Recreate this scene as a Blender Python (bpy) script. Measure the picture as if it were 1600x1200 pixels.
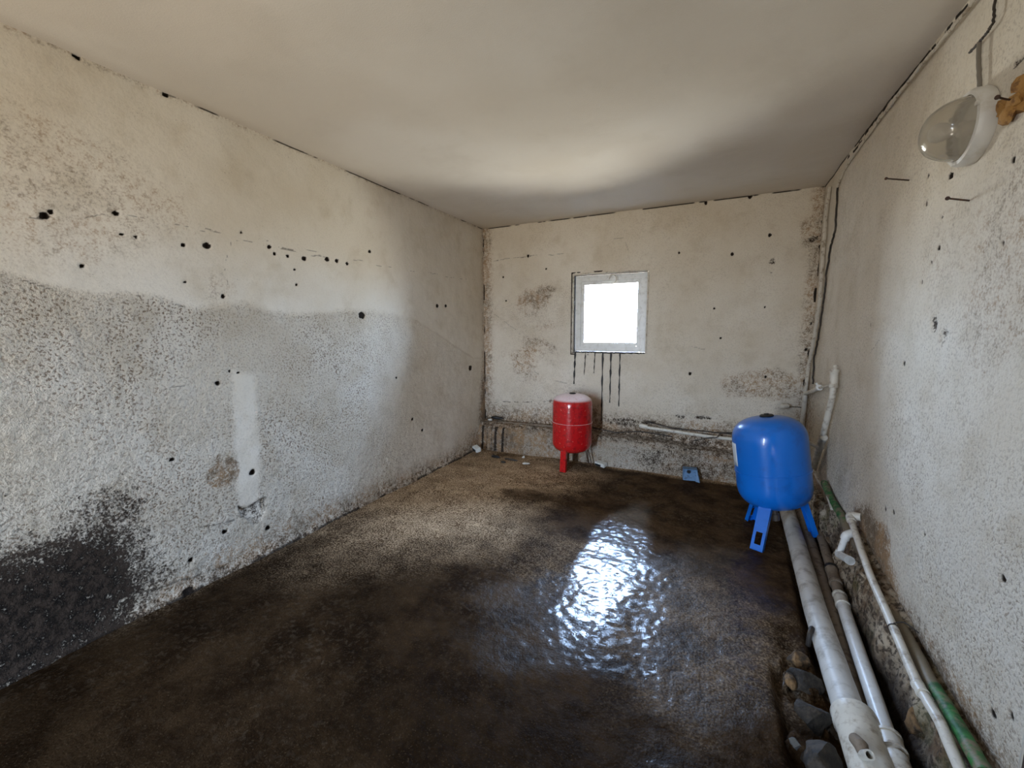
import bpy, bmesh, math, random
import numpy as np
from mathutils import Vector, Matrix, Quaternion, noise as mnoise
for o in list(bpy.data.objects): bpy.data.objects.remove(o)
S = bpy.context.scene
COL = S.collection

# ------------------------------------------------------------------ camera
F_PX, PITCH, YAW, ROLL, CAM_H = 654.07, .1282, -.4518, -.0047, 1.257
_cy, _sy = math.cos(YAW), math.sin(YAW)
FW = Vector((_sy*math.cos(PITCH), _cy*math.cos(PITCH), -math.sin(PITCH)))
_r = Vector((_cy, -_sy, 0)); _u = _r.cross(FW)
RT = _r*math.cos(ROLL) + _u*math.sin(ROLL)
UPV = -_r*math.sin(ROLL) + _u*math.cos(ROLL)
cd = bpy.data.cameras.new('camera'); cam = bpy.data.objects.new('camera', cd); COL.objects.link(cam)
cd.sensor_fit = 'HORIZONTAL'; cd.sensor_width = 36; cd.lens = F_PX*36/1600
cd.clip_start = .02
m3 = Matrix((RT, UPV, -FW)).transposed()
cam.matrix_world = Matrix.Translation((0, 0, CAM_H)) @ m3.to_4x4()
S.camera = cam

# ------------------------------------------------------------------ light
S.view_settings.view_transform = 'Standard'; S.view_settings.look = 'None'
S.view_settings.gamma = 1; S.view_settings.use_curve_mapping = False
S.view_settings.exposure = 0.55
W = bpy.data.worlds.new('daylight'); S.world = W; W.use_nodes = True
wn = W.node_tree; wn.nodes.clear()
wo = wn.nodes.new('ShaderNodeOutputWorld'); wb = wn.nodes.new('ShaderNodeBackground')
tc = wn.nodes.new('ShaderNodeTexCoord'); sx = wn.nodes.new('ShaderNodeSeparateXYZ')
cr = wn.nodes.new('ShaderNodeValToRGB'); mr = wn.nodes.new('ShaderNodeMapRange')
mr.inputs[1].default_value = -1; mr.inputs[2].default_value = 1
wn.links.new(tc.outputs['Generated'], sx.inputs[0]); wn.links.new(sx.outputs[2], mr.inputs[0])
wn.links.new(mr.outputs[0], cr.inputs[0]); wn.links.new(cr.outputs[0], wb.inputs[0])
wn.links.new(wb.outputs[0], wo.inputs[0])
e = cr.color_ramp.elements
e[0].position = .0; e[0].color = (.42, .38, .32, 1)      # sunlit ground outside
e[1].position = 1.; e[1].color = (.42, .62, 1, 1)         # sky
a = e.new(.47); a.color = (.42, .38, .32, 1)
a = e.new(.50); a.color = (.66, .80, 1, 1)
wb.inputs[1].default_value = 75.0

def portal(name, loc, rot, sx_, sz_):
    l = bpy.data.lights.new(name, 'AREA'); l.shape = 'RECTANGLE'; l.size = sx_; l.size_y = sz_
    l.cycles.is_portal = True
    o = bpy.data.objects.new(name, l); COL.objects.link(o); o.location = loc; o.rotation_euler = rot
portal('window_daylight', (-.905, 4.05, 1.393), (math.radians(-90), 0, 0), .56, .64)
portal('unseen_doorway_fill', (-1.30, -1.42, 1.0), (math.radians(90), 0, 0), .26, 2.0)  # portal of the unseen doorway, placed and sized to steer fill light

# ------------------------------------------------------------------ helpers
def ray(px, py):
    return RT*((px-800)/F_PX) - UPV*((py-600)/F_PX) + FW
def at(px, py, ax, val):
    """survey point: where the sight line of a measured pixel meets the plane axis=val"""
    d = ray(px, py); o = Vector((0, 0, CAM_H))
    return o + d*((val-o[ax])/d[ax])
XL, XR, YB, H = -2.237, .667, 3.930, 2.30
Y0 = -1.40; YJ = 1.245           # rear wall, door jamb on the right wall
rng = np.random.RandomState(7); random.seed(7)

def vnoise(a, b, freq, seed):
    """smooth value noise at the sample arrays a, b (metres)"""
    r = np.random.RandomState(seed); n = 256
    L = r.rand(n, n)
    x = (a*freq + 1000.); y = (b*freq + 1000.)
    xi = np.floor(x).astype(int); yi = np.floor(y).astype(int)
    fx = x-xi; fy = y-yi; fx = fx*fx*(3-2*fx); fy = fy*fy*(3-2*fy)
    g = lambda i, j: L[i % n, j % n]
    return (g(xi, yi)*(1-fx)+g(xi+1, yi)*fx)*(1-fy) + (g(xi, yi+1)*(1-fx)+g(xi+1, yi+1)*fx)*fy
def fbm(a, b, freq, seed, oct=4):
    s = 0; amp = .5; t = 0
    for k in range(oct):
        s = s + amp*vnoise(a, b, freq*2**k, seed+k*13); t += amp; amp *= .55
    return s/t
def sstep(x, a, b):
    t = np.clip((x-a)/(b-a), 0, 1); return t*t*(3-2*t)
def blob(U, V, c, ru, rv, seed=0, n=.35):
    d = np.sqrt(((U-c[0])/ru)**2 + ((V-c[1])/rv)**2)
    d = d + n*(fbm(U, V, 2.2/max(ru, rv), 50+seed, 4)-.5)*2
    return 1-sstep(d, .55, 1.15)
def seg(U, V, p, q_, w, jit=0, seed=0):
    p = np.array(p); q_ = np.array(q_); d = q_-p; L2 = (d**2).sum()+1e-9
    Uj = U + jit*(fbm(U, V, 9, 90+seed, 3)-.5)*2; Vj = V + jit*(fbm(U, V, 9, 190+seed, 3)-.5)*2
    t = np.clip(((Uj-p[0])*d[0]+(Vj-p[1])*d[1])/L2, 0, 1)
    dist = np.hypot(Uj-p[0]-t*d[0], Vj-p[1]-t*d[1])
    return 1-sstep(dist, w*.5, w)
def poly_d(U, V, P):
    """signed distance to a polygon (positive inside)"""
    P = np.array(P); ins = np.zeros(U.shape, bool); D = np.full(U.shape, 9.)
    for i in range(len(P)):
        a_, b_ = P[i], P[(i+1) % len(P)]; d = b_-a_; L2 = (d**2).sum()+1e-9
        t = np.clip(((U-a_[0])*d[0]+(V-a_[1])*d[1])/L2, 0, 1)
        D = np.minimum(D, np.hypot(U-a_[0]-t*d[0], V-a_[1]-t*d[1]))
        c = ((a_[1] > V) != (b_[1] > V)) & (U < (b_[0]-a_[0])*(V-a_[1])/((b_[1]-a_[1]) if b_[1] != a_[1] else 1e-9)+a_[0])
        ins ^= c
    return np.where(ins, D, -D)

def tagk(o, kind): o['kind'] = kind
def grid_mesh(name, P, mask, mat, keep=None, extra=None):
    """P: (nu,nv,3) points, mask: (nu,nv,4)"""
    nu, nv = P.shape[:2]
    idx = np.arange(nu*nv).reshape(nu, nv)
    f = np.stack([idx[:-1, :-1], idx[1:, :-1], idx[1:, 1:], idx[:-1, 1:]], -1).reshape(-1, 4)
    if keep is not None:
        k = keep[:-1, :-1] & keep[1:, :-1] & keep[1:, 1:] & keep[:-1, 1:]
        f = f[k.reshape(-1)]
    V = P.reshape(-1, 3); M = mask.reshape(-1, 4)
    if extra:                                    # outer slabs of the masonry
        vs, fs = [], []
        for (x0, y0, z0, x1, y1, z1) in extra:
            b = len(V)+len(vs)
            vs += [(x, y, z) for x in (x0, x1) for y in (y0, y1) for z in (z0, z1)]
            fs += [(b, b+1, b+3, b+2), (b+4, b+6, b+7, b+5), (b, b+4, b+5, b+1), (b+2, b+3, b+7, b+6), (b, b+2, b+6, b+4), (b+1, b+5, b+7, b+3)]
        V = np.concatenate([V, np.array(vs)]); f = np.concatenate([f, np.array(fs)])
        M = np.concatenate([M, np.zeros((len(vs), 4))])
    me = bpy.data.meshes.new(name)
    me.vertices.add(len(V)); me.vertices.foreach_set('co', V.astype(np.float32).ravel())
    me.loops.add(len(f)*4); me.loops.foreach_set('vertex_index', f.ravel().astype(np.int32))
    me.polygons.add(len(f)); me.polygons.foreach_set('loop_start', np.arange(0, len(f)*4, 4, dtype=np.int32))
    me.polygons.foreach_set('loop_total', np.full(len(f), 4, np.int32))
    me.update(); me.validate()
    me.polygons.foreach_set('use_smooth', np.ones(len(me.polygons), bool))
    at_ = me.color_attributes.new('wear', 'FLOAT_COLOR', 'POINT')
    at_.data.foreach_set('color', M.astype(np.float32).ravel())
    me.materials.append(mat); me.update()
    o = bpy.data.objects.new(name, me); COL.objects.link(o); o['kind'] = 'structure'
    return o

# ---- materials
class NT:
    def __init__(s, name):
        s.m = bpy.data.materials.new(name); s.m.use_nodes = True; s.t = s.m.node_tree; s.t.nodes.clear()
        s.out = s.n('ShaderNodeOutputMaterial'); s.b = s.n('ShaderNodeBsdfPrincipled')
        s.l(s.b.outputs[0], s.out.inputs[0])
        s.pos = s.n('ShaderNodeNewGeometry').outputs['Position']
    def n(s, t): return s.t.nodes.new(t)
    def l(s, a, b): s.t.links.new(a, b)
    def setv(s, sock, v):
        if isinstance(v, (int, float)): sock.default_value = v
        elif isinstance(v, tuple): sock.default_value = (v+(1,))[:4] if len(sock.default_value) == 4 else v[:3]
        else: s.l(v, sock)
    def noise(s, scale, detail=3, rough=.55, vec=None, dist=0):
        n = s.n('ShaderNodeTexNoise'); n.inputs['Scale'].default_value = scale; n.inputs['Detail'].default_value = detail
        n.inputs['Roughness'].default_value = rough; n.inputs['Distortion'].default_value = dist
        s.l(vec or s.pos, n.inputs['Vector']); return n.outputs[0]
    def scalev(s, v):
        n = s.n('ShaderNodeVectorMath'); n.operation = 'MULTIPLY'; s.l(s.pos, n.inputs[0]); n.inputs[1].default_value = v
        return n.outputs[0]
    def rng(s, x, a, b, c=0, d=1, smooth=True):
        n = s.n('ShaderNodeMapRange'); n.interpolation_type = 'SMOOTHSTEP' if smooth else 'LINEAR'
        s.setv(n.inputs[0], x); s.setv(n.inputs[1], a); s.setv(n.inputs[2], b); s.setv(n.inputs[3], c); s.setv(n.inputs[4], d)
        return n.outputs[0]
    def math(s, op, a, b=0, c=0):
        n = s.n('ShaderNodeMath'); n.operation = op; s.setv(n.inputs[0], a); s.setv(n.inputs[1], b)
        s.setv(n.inputs[2], c); return n.outputs[0]
    def mix(s, f, a, b, mode='MIX'):
        n = s.n('ShaderNodeMix'); n.data_type = 'RGBA'; n.blend_type = mode
        s.setv(n.inputs[0], f); s.setv(n.inputs[6], a); s.setv(n.inputs[7], b); return n.outputs[2]
    def bump(s, h, dist, strength=1, prev=None):
        n = s.n('ShaderNodeBump'); n.inputs['Distance'].default_value = dist; s.setv(n.inputs['Strength'], strength)
        s.l(h, n.inputs['Height'])
        if prev: s.l(prev, n.inputs['Normal'])
        return n.outputs[0]
    def wear(s):
        a = s.n('ShaderNodeAttribute'); a.attribute_name = 'wear'
        x = s.n('ShaderNodeSeparateColor'); s.l(a.outputs['Color'], x.inputs[0])
        return x.outputs[0], x.outputs[1], x.outputs[2], a.outputs['Alpha']
    def set(s, **k):
        for kk, v in k.items():
            s.setv(s.b.inputs[{'color': 'Base Color', 'rough': 'Roughness', 'metal': 'Metallic', 'normal': 'Normal', 'spec': 'Specular IOR Level',
                   'trans': 'Transmission Weight', 'coat': 'Coat Weight', 'coatr': 'Coat Roughness', 'emit': 'Emission Color', 'emits': 'Emission Strength', 'ior': 'IOR', 'alpha': 'Alpha'}[kk]], v)

def wall_material(name, base1, base2, speck=(.15, .092, .052)):
    """limewashed plaster; wear.R damp black, G brown rust/mud, B stucco relief, A holes and cracks"""
    t = NT(name); R, G, B, A = t.wear()
    big = t.noise(1.3, 4, .6); mid = t.noise(7, 5, .6)
    c = t.mix(t.rng(big, .35, .65), base1, base2)
    c = t.mix(t.math('MULTIPLY', t.rng(mid, .48, .75), .35), c, (.50, .42, .30))
    st = t.noise(105, 4, .6, dist=.3); st2 = t.noise(210, 2, .5)
    pit = t.math('MULTIPLY', t.rng(st, .50, .37), t.math('MULTIPLY', t.math('MULTIPLY_ADD', B, .80, .06), t.rng(t.noise(2.5, 4, .6), .36, .62, .40, 1)))
    c = t.mix(t.math('MULTIPLY', t.math('MULTIPLY', B, t.rng(t.noise(3.5, 5, .6), .35, .62, .35, 1)), .55), c, (.50, .42, .31))
    c = t.mix(pit, c, speck)
    flk = t.math('MULTIPLY', t.rng(st2, .66, .72), t.rng(t.noise(9, 3), .50, .62))   # fly specks
    c = t.mix(t.math('MULTIPLY', flk, .6), c, (.10, .06, .03))
    n1 = t.noise(30, 6, .75); n2 = t.noise(120, 3, .6)
    gm = t.math('ADD', t.math('MULTIPLY', n1, .7), t.math('MULTIPLY', n2, .3))
    gk = t.rng(t.math('ADD', G, t.math('MULTIPLY_ADD', gm, 3.2, -1.6)), .12, .90)
    gk = t.math('MULTIPLY', gk, t.rng(G, 0, .45))
    c = t.mix(t.math('MULTIPLY', gk, .85), c, t.mix(t.rng(mid, .4, .6), (.30, .165, .065), (.13, .08, .042)))
    rk = t.rng(t.math('ADD', R, t.math('MULTIPLY_ADD', gm, 3.0, -1.5)), .22, .78)
    rk = t.math('MULTIPLY', rk, t.rng(R, 0, .12))
    c = t.mix(rk, c, t.mix(t.rng(n1, .42, .58), (.009, .006, .004), (.050, .035, .025)))
    c = t.mix(t.rng(A, .15, .6), c, (.02, .014, .01))
    h = t.bump(t.noise(4, 4, .5), .02, .5)
    h = t.bump(t.noise(40, 5, .6), .004, .6, h)
    h = t.bump(st, .014, t.math('MULTIPLY_ADD', B, .9, .06), h)
    t.set(color=c, rough=.93, normal=h, spec=.2)
    return t.m
M_WALL = wall_material('limewashed_plaster', (.68, .61, .50), (.75, .695, .60))
M_LEDGE = wall_material('dirty_concrete_render', (.42, .38, .32), (.55, .51, .45), (.05, .04, .03))

t = NT('ceiling_plaster'); R, G, B, A = t.wear()
c = t.mix(t.rng(t.noise(.9, 3, .5), .38, .62), (.66, .60, .52), (.72, .67, .60))
c = t.mix(t.math('MULTIPLY', t.rng(t.noise(3, 4, .6), .5, .72), .25), c, (.56, .50, .42))
c = t.mix(t.math('MULTIPLY', G, .7), c, (.25, .16, .09)); c = t.mix(A, c, (.03, .02, .015))
t.set(color=c, rough=.95, spec=.1, normal=t.bump(t.noise(160, 3, .6), .002, .5, t.bump(t.noise(3, 3), .02, .5)))
M_CEIL = t.m

# wet earth / screed floor: wear.R dry, G wet sheen, B darker near left, A hole
t = NT('wet_muddy_screed'); R, G, B, A = t.wear()
n1 = t.noise(5, 7, .65); n2 = t.noise(45, 4, .6); n3 = t.noise(120, 3, .6); nb = t.noise(1.6, 4, .6)
c = t.mix(t.rng(n1, .36, .64), (.022, .0115, .0050), (.072, .042, .020))
c = t.mix(t.math('MULTIPLY', t.rng(n2, .50, .66), t.rng(nb, .4, .65, .15, .6)), c, (.13, .095, .062))
nn = t.math('MULTIPLY_ADD', n3, .62, t.math('MULTIPLY', n1, .38))
dry = t.rng(t.math('ADD', R, t.math('MULTIPLY_ADD', nn, 1.5, -.75)), .0, 1.05)
dry = t.math('MULTIPLY', dry, t.rng(R, 0, .25))
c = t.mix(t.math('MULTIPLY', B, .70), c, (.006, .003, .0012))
dc = t.mix(t.rng(t.math('MULTIPLY_ADD', n3, .78, t.math('MULTIPLY', n1, .22)), .42, .57), (.12, .070, .034), (.56, .41, .26))
c = t.mix(dry, c, dc)
c = t.mix(t.math('MULTIPLY', t.rng(t.noise(170, 2), .60, .70), .14), c, (.24, .17, .10))
t_r = t.math('ADD', t.rng(G, 0, 1, .60, .30), t.math('MULTIPLY', dry, .35))
h = t.bump(t.noise(14, 4, .55), .012, .35)
h = t.bump(n2, .006, .55, h)
h = t.bump(t.noise(110, 2, .5), .004, .8, h)
hc = t.bump(t.noise(9, 3, .5), .007, .4)
hc = t.bump(t.noise(80, 3, .55), .0018, .6, hc)
t.set(color=c, rough=t_r, normal=h, spec=t.rng(G, .05, .5, .02, .25), coat=t.rng(G, .1, .8), coatr=t.rng(n2, .35, .65, .05, .22))
t.l(hc, t.b.inputs['Coat Normal'])
M_FLOOR = t.m

def simple(name, col, rough=.5, metal=0, dirt=None, dirtscale=20, dlo=.5, dhi=.65, amt=.7, bump=.0008, spec=.5, coat=0, bscale=90):
    t = NT(name); c = t.mix(t.rng(t.noise(dirtscale*.4, 4), .3, .7), col, tuple(x*.9 for x in col))
    if dirt: c = t.mix(t.math('MULTIPLY', t.rng(t.noise(dirtscale, 6, .65), dlo, dhi), amt), c, dirt)
    t.set(color=c, rough=rough, metal=metal, spec=spec, coat=coat, coatr=.08, normal=t.bump(t.noise(bscale, 3), bump, .6))
    return t.m
M_BLUE = simple('blue_enamel', (.003, .165, .66), .28, dirt=(.01, .06, .3), dirtscale=9, amt=.3, bump=.0003, coat=.4)
M_RED = simple('red_enamel', (.50, .008, .010), .25, dirt=(.22, .01, .01), dirtscale=40, amt=.6, bump=.002, coat=.5, bscale=45)
t = NT('red_enamel_dust_sheen_top'); nz = t.n('ShaderNodeSeparateXYZ'); gg = t.n('ShaderNodeNewGeometry'); t.l(gg.outputs['Normal'], nz.inputs[0])
dn = t.noise(60, 5, .65); dust_sheen = t.math('MULTIPLY', t.rng(nz.outputs[2], .38, .70), t.rng(dn, .25, .5, .55, .9))  # reflected light on the pale top painted into the colour, along with dust
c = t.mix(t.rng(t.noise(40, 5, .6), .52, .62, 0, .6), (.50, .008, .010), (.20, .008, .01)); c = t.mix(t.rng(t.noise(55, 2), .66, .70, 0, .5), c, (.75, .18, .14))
c = t.mix(dust_sheen, c, (.86, .74, .76)); t.set(color=c, rough=t.rng(dust_sheen, 0, 1, .22, .5), coat=.5, coatr=.1, normal=t.bump(t.noise(40, 3), .003, .6)); M_RED = t.m
M_REDD = simple('dark_red_enamel', (.10, .01, .01), .5, dirt=(.03, .02, .02))
M_BLACK = simple('black_plastic', (.012, .012, .013), .45)
M_PVC = simple('white_plastic_pipe', (.70, .66, .57), .42, dirt=(.22, .15, .09), dirtscale=28, dlo=.48, dhi=.72, amt=.75)
M_PVCC = simple('clean_white_pvc', (.78, .78, .75), .35, dirt=(.45, .42, .36), dirtscale=25, amt=.4)
M_DRAIN = simple('grey_drain_pipe', (.62, .60, .55), .5, dirt=(.22, .18, .13), dirtscale=14, dlo=.45, dhi=.7, amt=.7)
M_DUST = simple('mud_coated_pipe', (.24, .185, .13), .8, dirt=(.10, .065, .04), dirtscale=25, amt=.8, bump=.003)
M_RUSTY = simple('rusty_steel', (.055, .028, .018), .7, dirt=(.15, .06, .02), dirtscale=60)
M_CABLE = simple('dusty_black_cable', (.03, .024, .02), .6, dirt=(.12, .09, .06))
M_WCABLE = simple('painted_over_cable', (.62, .57, .48), .8, dirt=(.2, .14, .08), dirtscale=30, amt=.7)
M_TAR = simple('black_tar', (.010, .008, .007), .55)
M_STEEL = simple('dull_chrome', (.5, .48, .45), .35, 1)
M_FOAM = simple('amber_mounting_foam', (.42, .22, .06), .85, dirt=(.16, .07, .02), dirtscale=40, amt=.9, bump=.006)
M_BRK = simple('pale_blue_plastic', (.13, .25, .42), .5, dirt=(.04, .07, .12), dirtscale=50)
M_WBLK = simple('white_plaster_chip', (.72, .72, .66), .7, dirt=(.4, .36, .3), dirtscale=60)
M_STK = simple('white_paper_label', (.65, .7, .75), .6)
M_REVEAL = wall_material('reveal_plaster', (.60, .58, .52), (.70, .68, .62))
t = NT('green_ppr_pipe'); sp_ = t.n('ShaderNodeSeparateXYZ'); t.l(t.pos, sp_.inputs[0])
mid_ = t.math('MULTIPLY', t.rng(sp_.outputs[1], 1.52, 1.66), t.rng(sp_.outputs[1], 2.62, 2.50))
f = t.rng(t.math('MULTIPLY_ADD', mid_, .30, t.noise(16, 5, .65)), .44, .60)
c = t.mix(t.rng(t.noise(40, 3), .4, .6), (.010, .085, .018), (.03, .17, .035)); c = t.mix(f, c, (.20, .16, .10))
t.set(color=c, rough=.6, normal=t.bump(t.noise(50, 4), .003, .7)); M_GREEN = t.m
def rock_mat(name, a, b):
    t = NT(name); c = t.mix(t.rng(t.noise(18, 5, .65), .4, .62), a, b)
    t.set(color=c, rough=.75, normal=t.bump(t.noise(45, 5, .6), .008, .9)); return t.m
M_ROCKD = rock_mat('dark_wet_stone', (.016, .012, .008), (.060, .046, .032))
M_ROCKO = rock_mat('ochre_stone', (.04, .025, .012), (.27, .16, .07))
t = NT('rubble_and_mud'); R, G, B, A = t.wear()
n = t.noise(12, 6, .65); n2 = t.noise(50, 4, .6)
c = t.mix(t.rng(n, .36, .64), (.13, .08, .042), (.44, .36, .26))
c = t.mix(t.math('MULTIPLY', t.rng(n2, .52, .40), .85), c, (.035, .022, .013))
c = t.mix(t.math('MULTIPLY', t.rng(t.noise(7, 3), .55, .65), .35), c, (.13, .13, .05))
c = t.mix(R, c, (.020, .012, .008))
t.set(color=c, rough=.85, spec=.3, normal=t.bump(n2, .010, .9, t.bump(n, .02, .7))); M_RUBBLE = t.m
t = NT('clear_glass'); t.set(color=(.97, .99, 1.), rough=0.0, trans=1, ior=1.45); 
# thin pane: mostly transparent with a faint reflection
gl = t.n('ShaderNodeBsdfGlossy'); gl.inputs['Roughness'].default_value = .02; tr = t.n('ShaderNodeBsdfTransparent'); tr.inputs[0].default_value = (.90, .95, 1, 1)
fr = t.n('ShaderNodeFresnel'); fr.inputs[0].default_value = 1.45; mx = t.n('ShaderNodeMixShader')
t.l(fr.outputs[0], mx.inputs[0]); t.l(tr.outputs[0], mx.inputs[1]); t.l(gl.outputs[0], mx.inputs[2]); t.l(mx.outputs[0], t.out.inputs[0]); M_GLASS = t.m
t = NT('dusty_lamp_glass'); t.set(color=(.86, .82, .74), rough=.12, trans=.85, ior=1.35, normal=t.bump(t.noise(25, 2), .002, .5)); M_LAMPG = t.m
M_LAMPB = simple('lamp_white_plastic', (.74, .72, .67), .4, dirt=(.5, .44, .34), dirtscale=15, amt=.4)
M_BULB = simple('frosted_bulb', (.8, .78, .72), .2)
M_WOOD = simple('dark_brown_door_wood', (.05, .03, .02), .6, dirt=(.02, .012, .01))
M_SHINE = M_STEEL

# ---- mesh pieces
def link(name, bm, mat, parent=None, smooth=True, loc=None):
    bmesh.ops.recalc_face_normals(bm, faces=bm.faces)
    me = bpy.data.meshes.new(name); bm.to_mesh(me); bm.free()
    if smooth:
        me.polygons.foreach_set('use_smooth', np.ones(len(me.polygons), bool))
        try: me.set_sharp_from_angle(angle=math.radians(40))
        except Exception: pass
    me.materials.append(mat)
    o = bpy.data.objects.new(name, me); COL.objects.link(o)
    if parent: o.parent = parent
    if loc: o.location = loc
    return o
def empty(name, loc, label, cat, group=None, rot=None):
    o = bpy.data.objects.new(name, None); COL.objects.link(o); o.location = loc; o.empty_display_size = .05
    if rot: o.rotation_euler = rot
    o['label'] = label; o['category'] = cat
    if group: o['group'] = group
    return o
def tag(o, label, cat, group=None):
    o['label'] = label; o['category'] = cat
    if group: o['group'] = group
    return o
def box(bm, a, b, bev=0):
    vs = [bm.verts.new((x, y, z)) for x in (a[0], b[0]) for y in (a[1], b[1]) for z in (a[2], b[2])]
    fs = [bm.faces.new([vs[i] for i in f]) for f in ((0, 1, 3, 2), (4, 6, 7, 5), (0, 4, 5, 1), (2, 3, 7, 6), (0, 2, 6, 4), (1, 5, 7, 3))]
    if bev:
        es = list({e for f in fs for e in f.edges})
        bmesh.ops.bevel(bm, geom=es, offset=bev, segments=2, affect='EDGES')
def fillet(pts, rad, n=5):
    pts = [Vector(p) for p in pts]; out = [pts[0]]
    for i in range(1, len(pts)-1):
        a, b, c = pts[i-1], pts[i], pts[i+1]
        r = min(rad, (a-b).length*.45, (c-b).length*.45)
        p, q = b+(a-b).normalized()*r, b+(c-b).normalized()*r
        for k in range(n+1):
            t = k/n; out.append(p*(1-t)**2 + b*2*t*(1-t) + q*t*t)
    out.append(pts[-1]); return out
def tube(bm, pts, r, seg=14, cap=True, wob=0):
    pts = [Vector(p) for p in pts]; rings = []; n = len(pts)
    rr = r if isinstance(r, (list, tuple)) else [r]*n
    d = (pts[1]-pts[0]).normalized(); up = Vector((0, 0, 1)) if abs(d.z) < .9 else Vector((1, 0, 0))
    s = d.cross(up).normalized()
    for i, p in enumerate(pts):
        dd = (pts[min(i+1, n-1)]-pts[max(i-1, 0)]).normalized()
        s = (s-dd*s.dot(dd)).normalized(); t = dd.cross(s)
        ring = []
        for k in range(seg):
            a = 2*math.pi*k/seg; q = rr[i]*(1+wob*(random.random()-.5))
            ring.append(bm.verts.new(p+s*math.cos(a)*q+t*math.sin(a)*q))
        rings.append(ring)
    for i in range(n-1):
        for k in range(seg):
            bm.faces.new((rings[i][k], rings[i][(k+1) % seg], rings[i+1][(k+1) % seg], rings[i+1][k]))
    if cap:
        bm.faces.new(rings[0][::-1]); bm.faces.new(rings[-1])
def hollow(bm, a, b, r, ri, seg=16):
    """open-ended pipe end: outer wall, rim and inner wall"""
    a, b = Vector(a), Vector(b); d = (b-a).normalized()
    s = d.cross(Vector((0, 0, 1)) if abs(d.z) < .9 else Vector((1, 0, 0))).normalized(); t = d.cross(s)
    L = [(a, r), (b, r), (b, ri), (a, ri)]
    R_ = [[bm.verts.new(p+(s*math.cos(2*math.pi*k/seg)+t*math.sin(2*math.pi*k/seg))*q) for k in range(seg)] for p, q in L]
    for i in range(4):
        for k in range(seg):
            bm.faces.new((R_[i][k], R_[i][(k+1) % seg], R_[(i+1) % 4][(k+1) % seg], R_[(i+1) % 4][k]))
def sub(pts, n=12, jit=0.0):
    """resample a polyline with n points a segment, with a slight sag"""
    out = []
    for i in range(len(pts)-1):
        a, b = Vector(pts[i]), Vector(pts[i+1])
        for k in range(n):
            out.append(a.lerp(b, k/n)+Vector([random.uniform(-jit, jit) for _ in range(3)]))
    out.append(Vector(pts[-1])); return out
def lathe(bm, prof, seg=48):
    rings = []
    for r, z in prof:
        if r < 1e-5: rings.append([bm.verts.new((0, 0, z))])
        else: rings.append([bm.verts.new((r*math.cos(2*math.pi*k/seg), r*math.sin(2*math.pi*k/seg), z)) for k in range(seg)])
    for A, B in zip(rings[:-1], rings[1:]):
        for k in range(seg):
            a0, a1 = A[k % len(A)], A[(k+1) % len(A)]; b0, b1 = B[k % len(B)], B[(k+1) % len(B)]
            v = [a0, a1, b1, b0]; u = []
            for x in v:
                if x not in u: u.append(x)
            if len(u) > 2: bm.faces.new(u)
def rock(bm, c, r, seed, flat=1, sub_=2):
    rs = np.random.RandomState(seed)
    n0 = len(bm.verts); g = bmesh.ops.create_icosphere(bm, subdivisions=sub_, radius=1)
    ks = rs.randn(9, 3); ph = rs.rand(9)*6
    cuts = [Vector(rs.randn(3)).normalized() for _ in range(7)]
    for v in g['verts']:
        p = v.co.copy()
        for cu in cuts:
            d = p.dot(cu)
            if d > .58: p -= cu*(d-.58)*.97
        f = 1+.10*mnoise.noise(p*2.2+Vector((seed, 0, 0)))+.05*mnoise.noise(p*6+Vector((0, seed, 0)))+.02*sum(math.sin(Vector(k).dot(p)*2.5+a) for k, a in zip(ks, ph))/2
        v.co = Vector(c)+Vector((p.x*r[0]*f, p.y*r[1]*f, p.z*r[2]*f))

# ================================================================== the room
# ---- left wall
def yz(px, py, x=XL): p = at(px, py, 0, x); return (p.y, p.z)
def xz(px, py, y=YB): p = at(px, py, 1, y); return (p.x, p.z)
def xy(px, py, z=0): p = at(px, py, 2, z); return (p.x, p.y)
ys = np.concatenate([np.linspace(Y0-.1, .40, 40)[:-1], np.arange(.40, YB+.05, .0075)]); zs = np.arange(-.06, H+.05, .0075)
U, V = np.meshgrid(ys, zs, indexing='ij')
line = [yz(*p) for p in [(0, 425), (60, 445), (120, 462), (240, 463), (300, 482), (380, 478), (450, 492), (570, 484), (650, 500), (740, 560)]]
zt = np.interp(U, [p[0] for p in line], [p[1] for p in line]) + .05*(fbm(U, V, 6, 3)-.5)
stc = 1-sstep(V, zt-.02, zt+.03)
stc *= 1-.80*sstep(U, 1.9, 3.1)  # stucco thins towards the back; fade also paints window brightness into the wall
strip = poly_d(U, V, [yz(*p) for p in [(362, 580), (398, 585), (405, 700), (402, 790), (372, 790), (365, 690)]])
stc *= 1-.85*sstep(strip+.03*(fbm(U, V, 12, 5)-.5), -.02, .02)
stc = np.clip(stc, .03, 1)
D = np.zeros_like(U); RR = np.zeros_like(U); GG = np.zeros_like(U); AA = np.zeros_like(U)
# damp black patch in the near bottom corner
pd = poly_d(U, V, [yz(*p) for p in [(-260, 800), (0, 862), (60, 850), (120, 822), (185, 790), (215, 815), (238, 860), (232, 930), (205, 985), (150, 1022), (60, 1090), (-300, 1200)]])
RR = np.maximum(RR, sstep(pd+.20*(fbm(U, V, 7, 8)-.5), -.22, .20))
RR = np.maximum(RR, .55*blob(U, V, yz(190, 800), .12, .07, 3))
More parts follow.
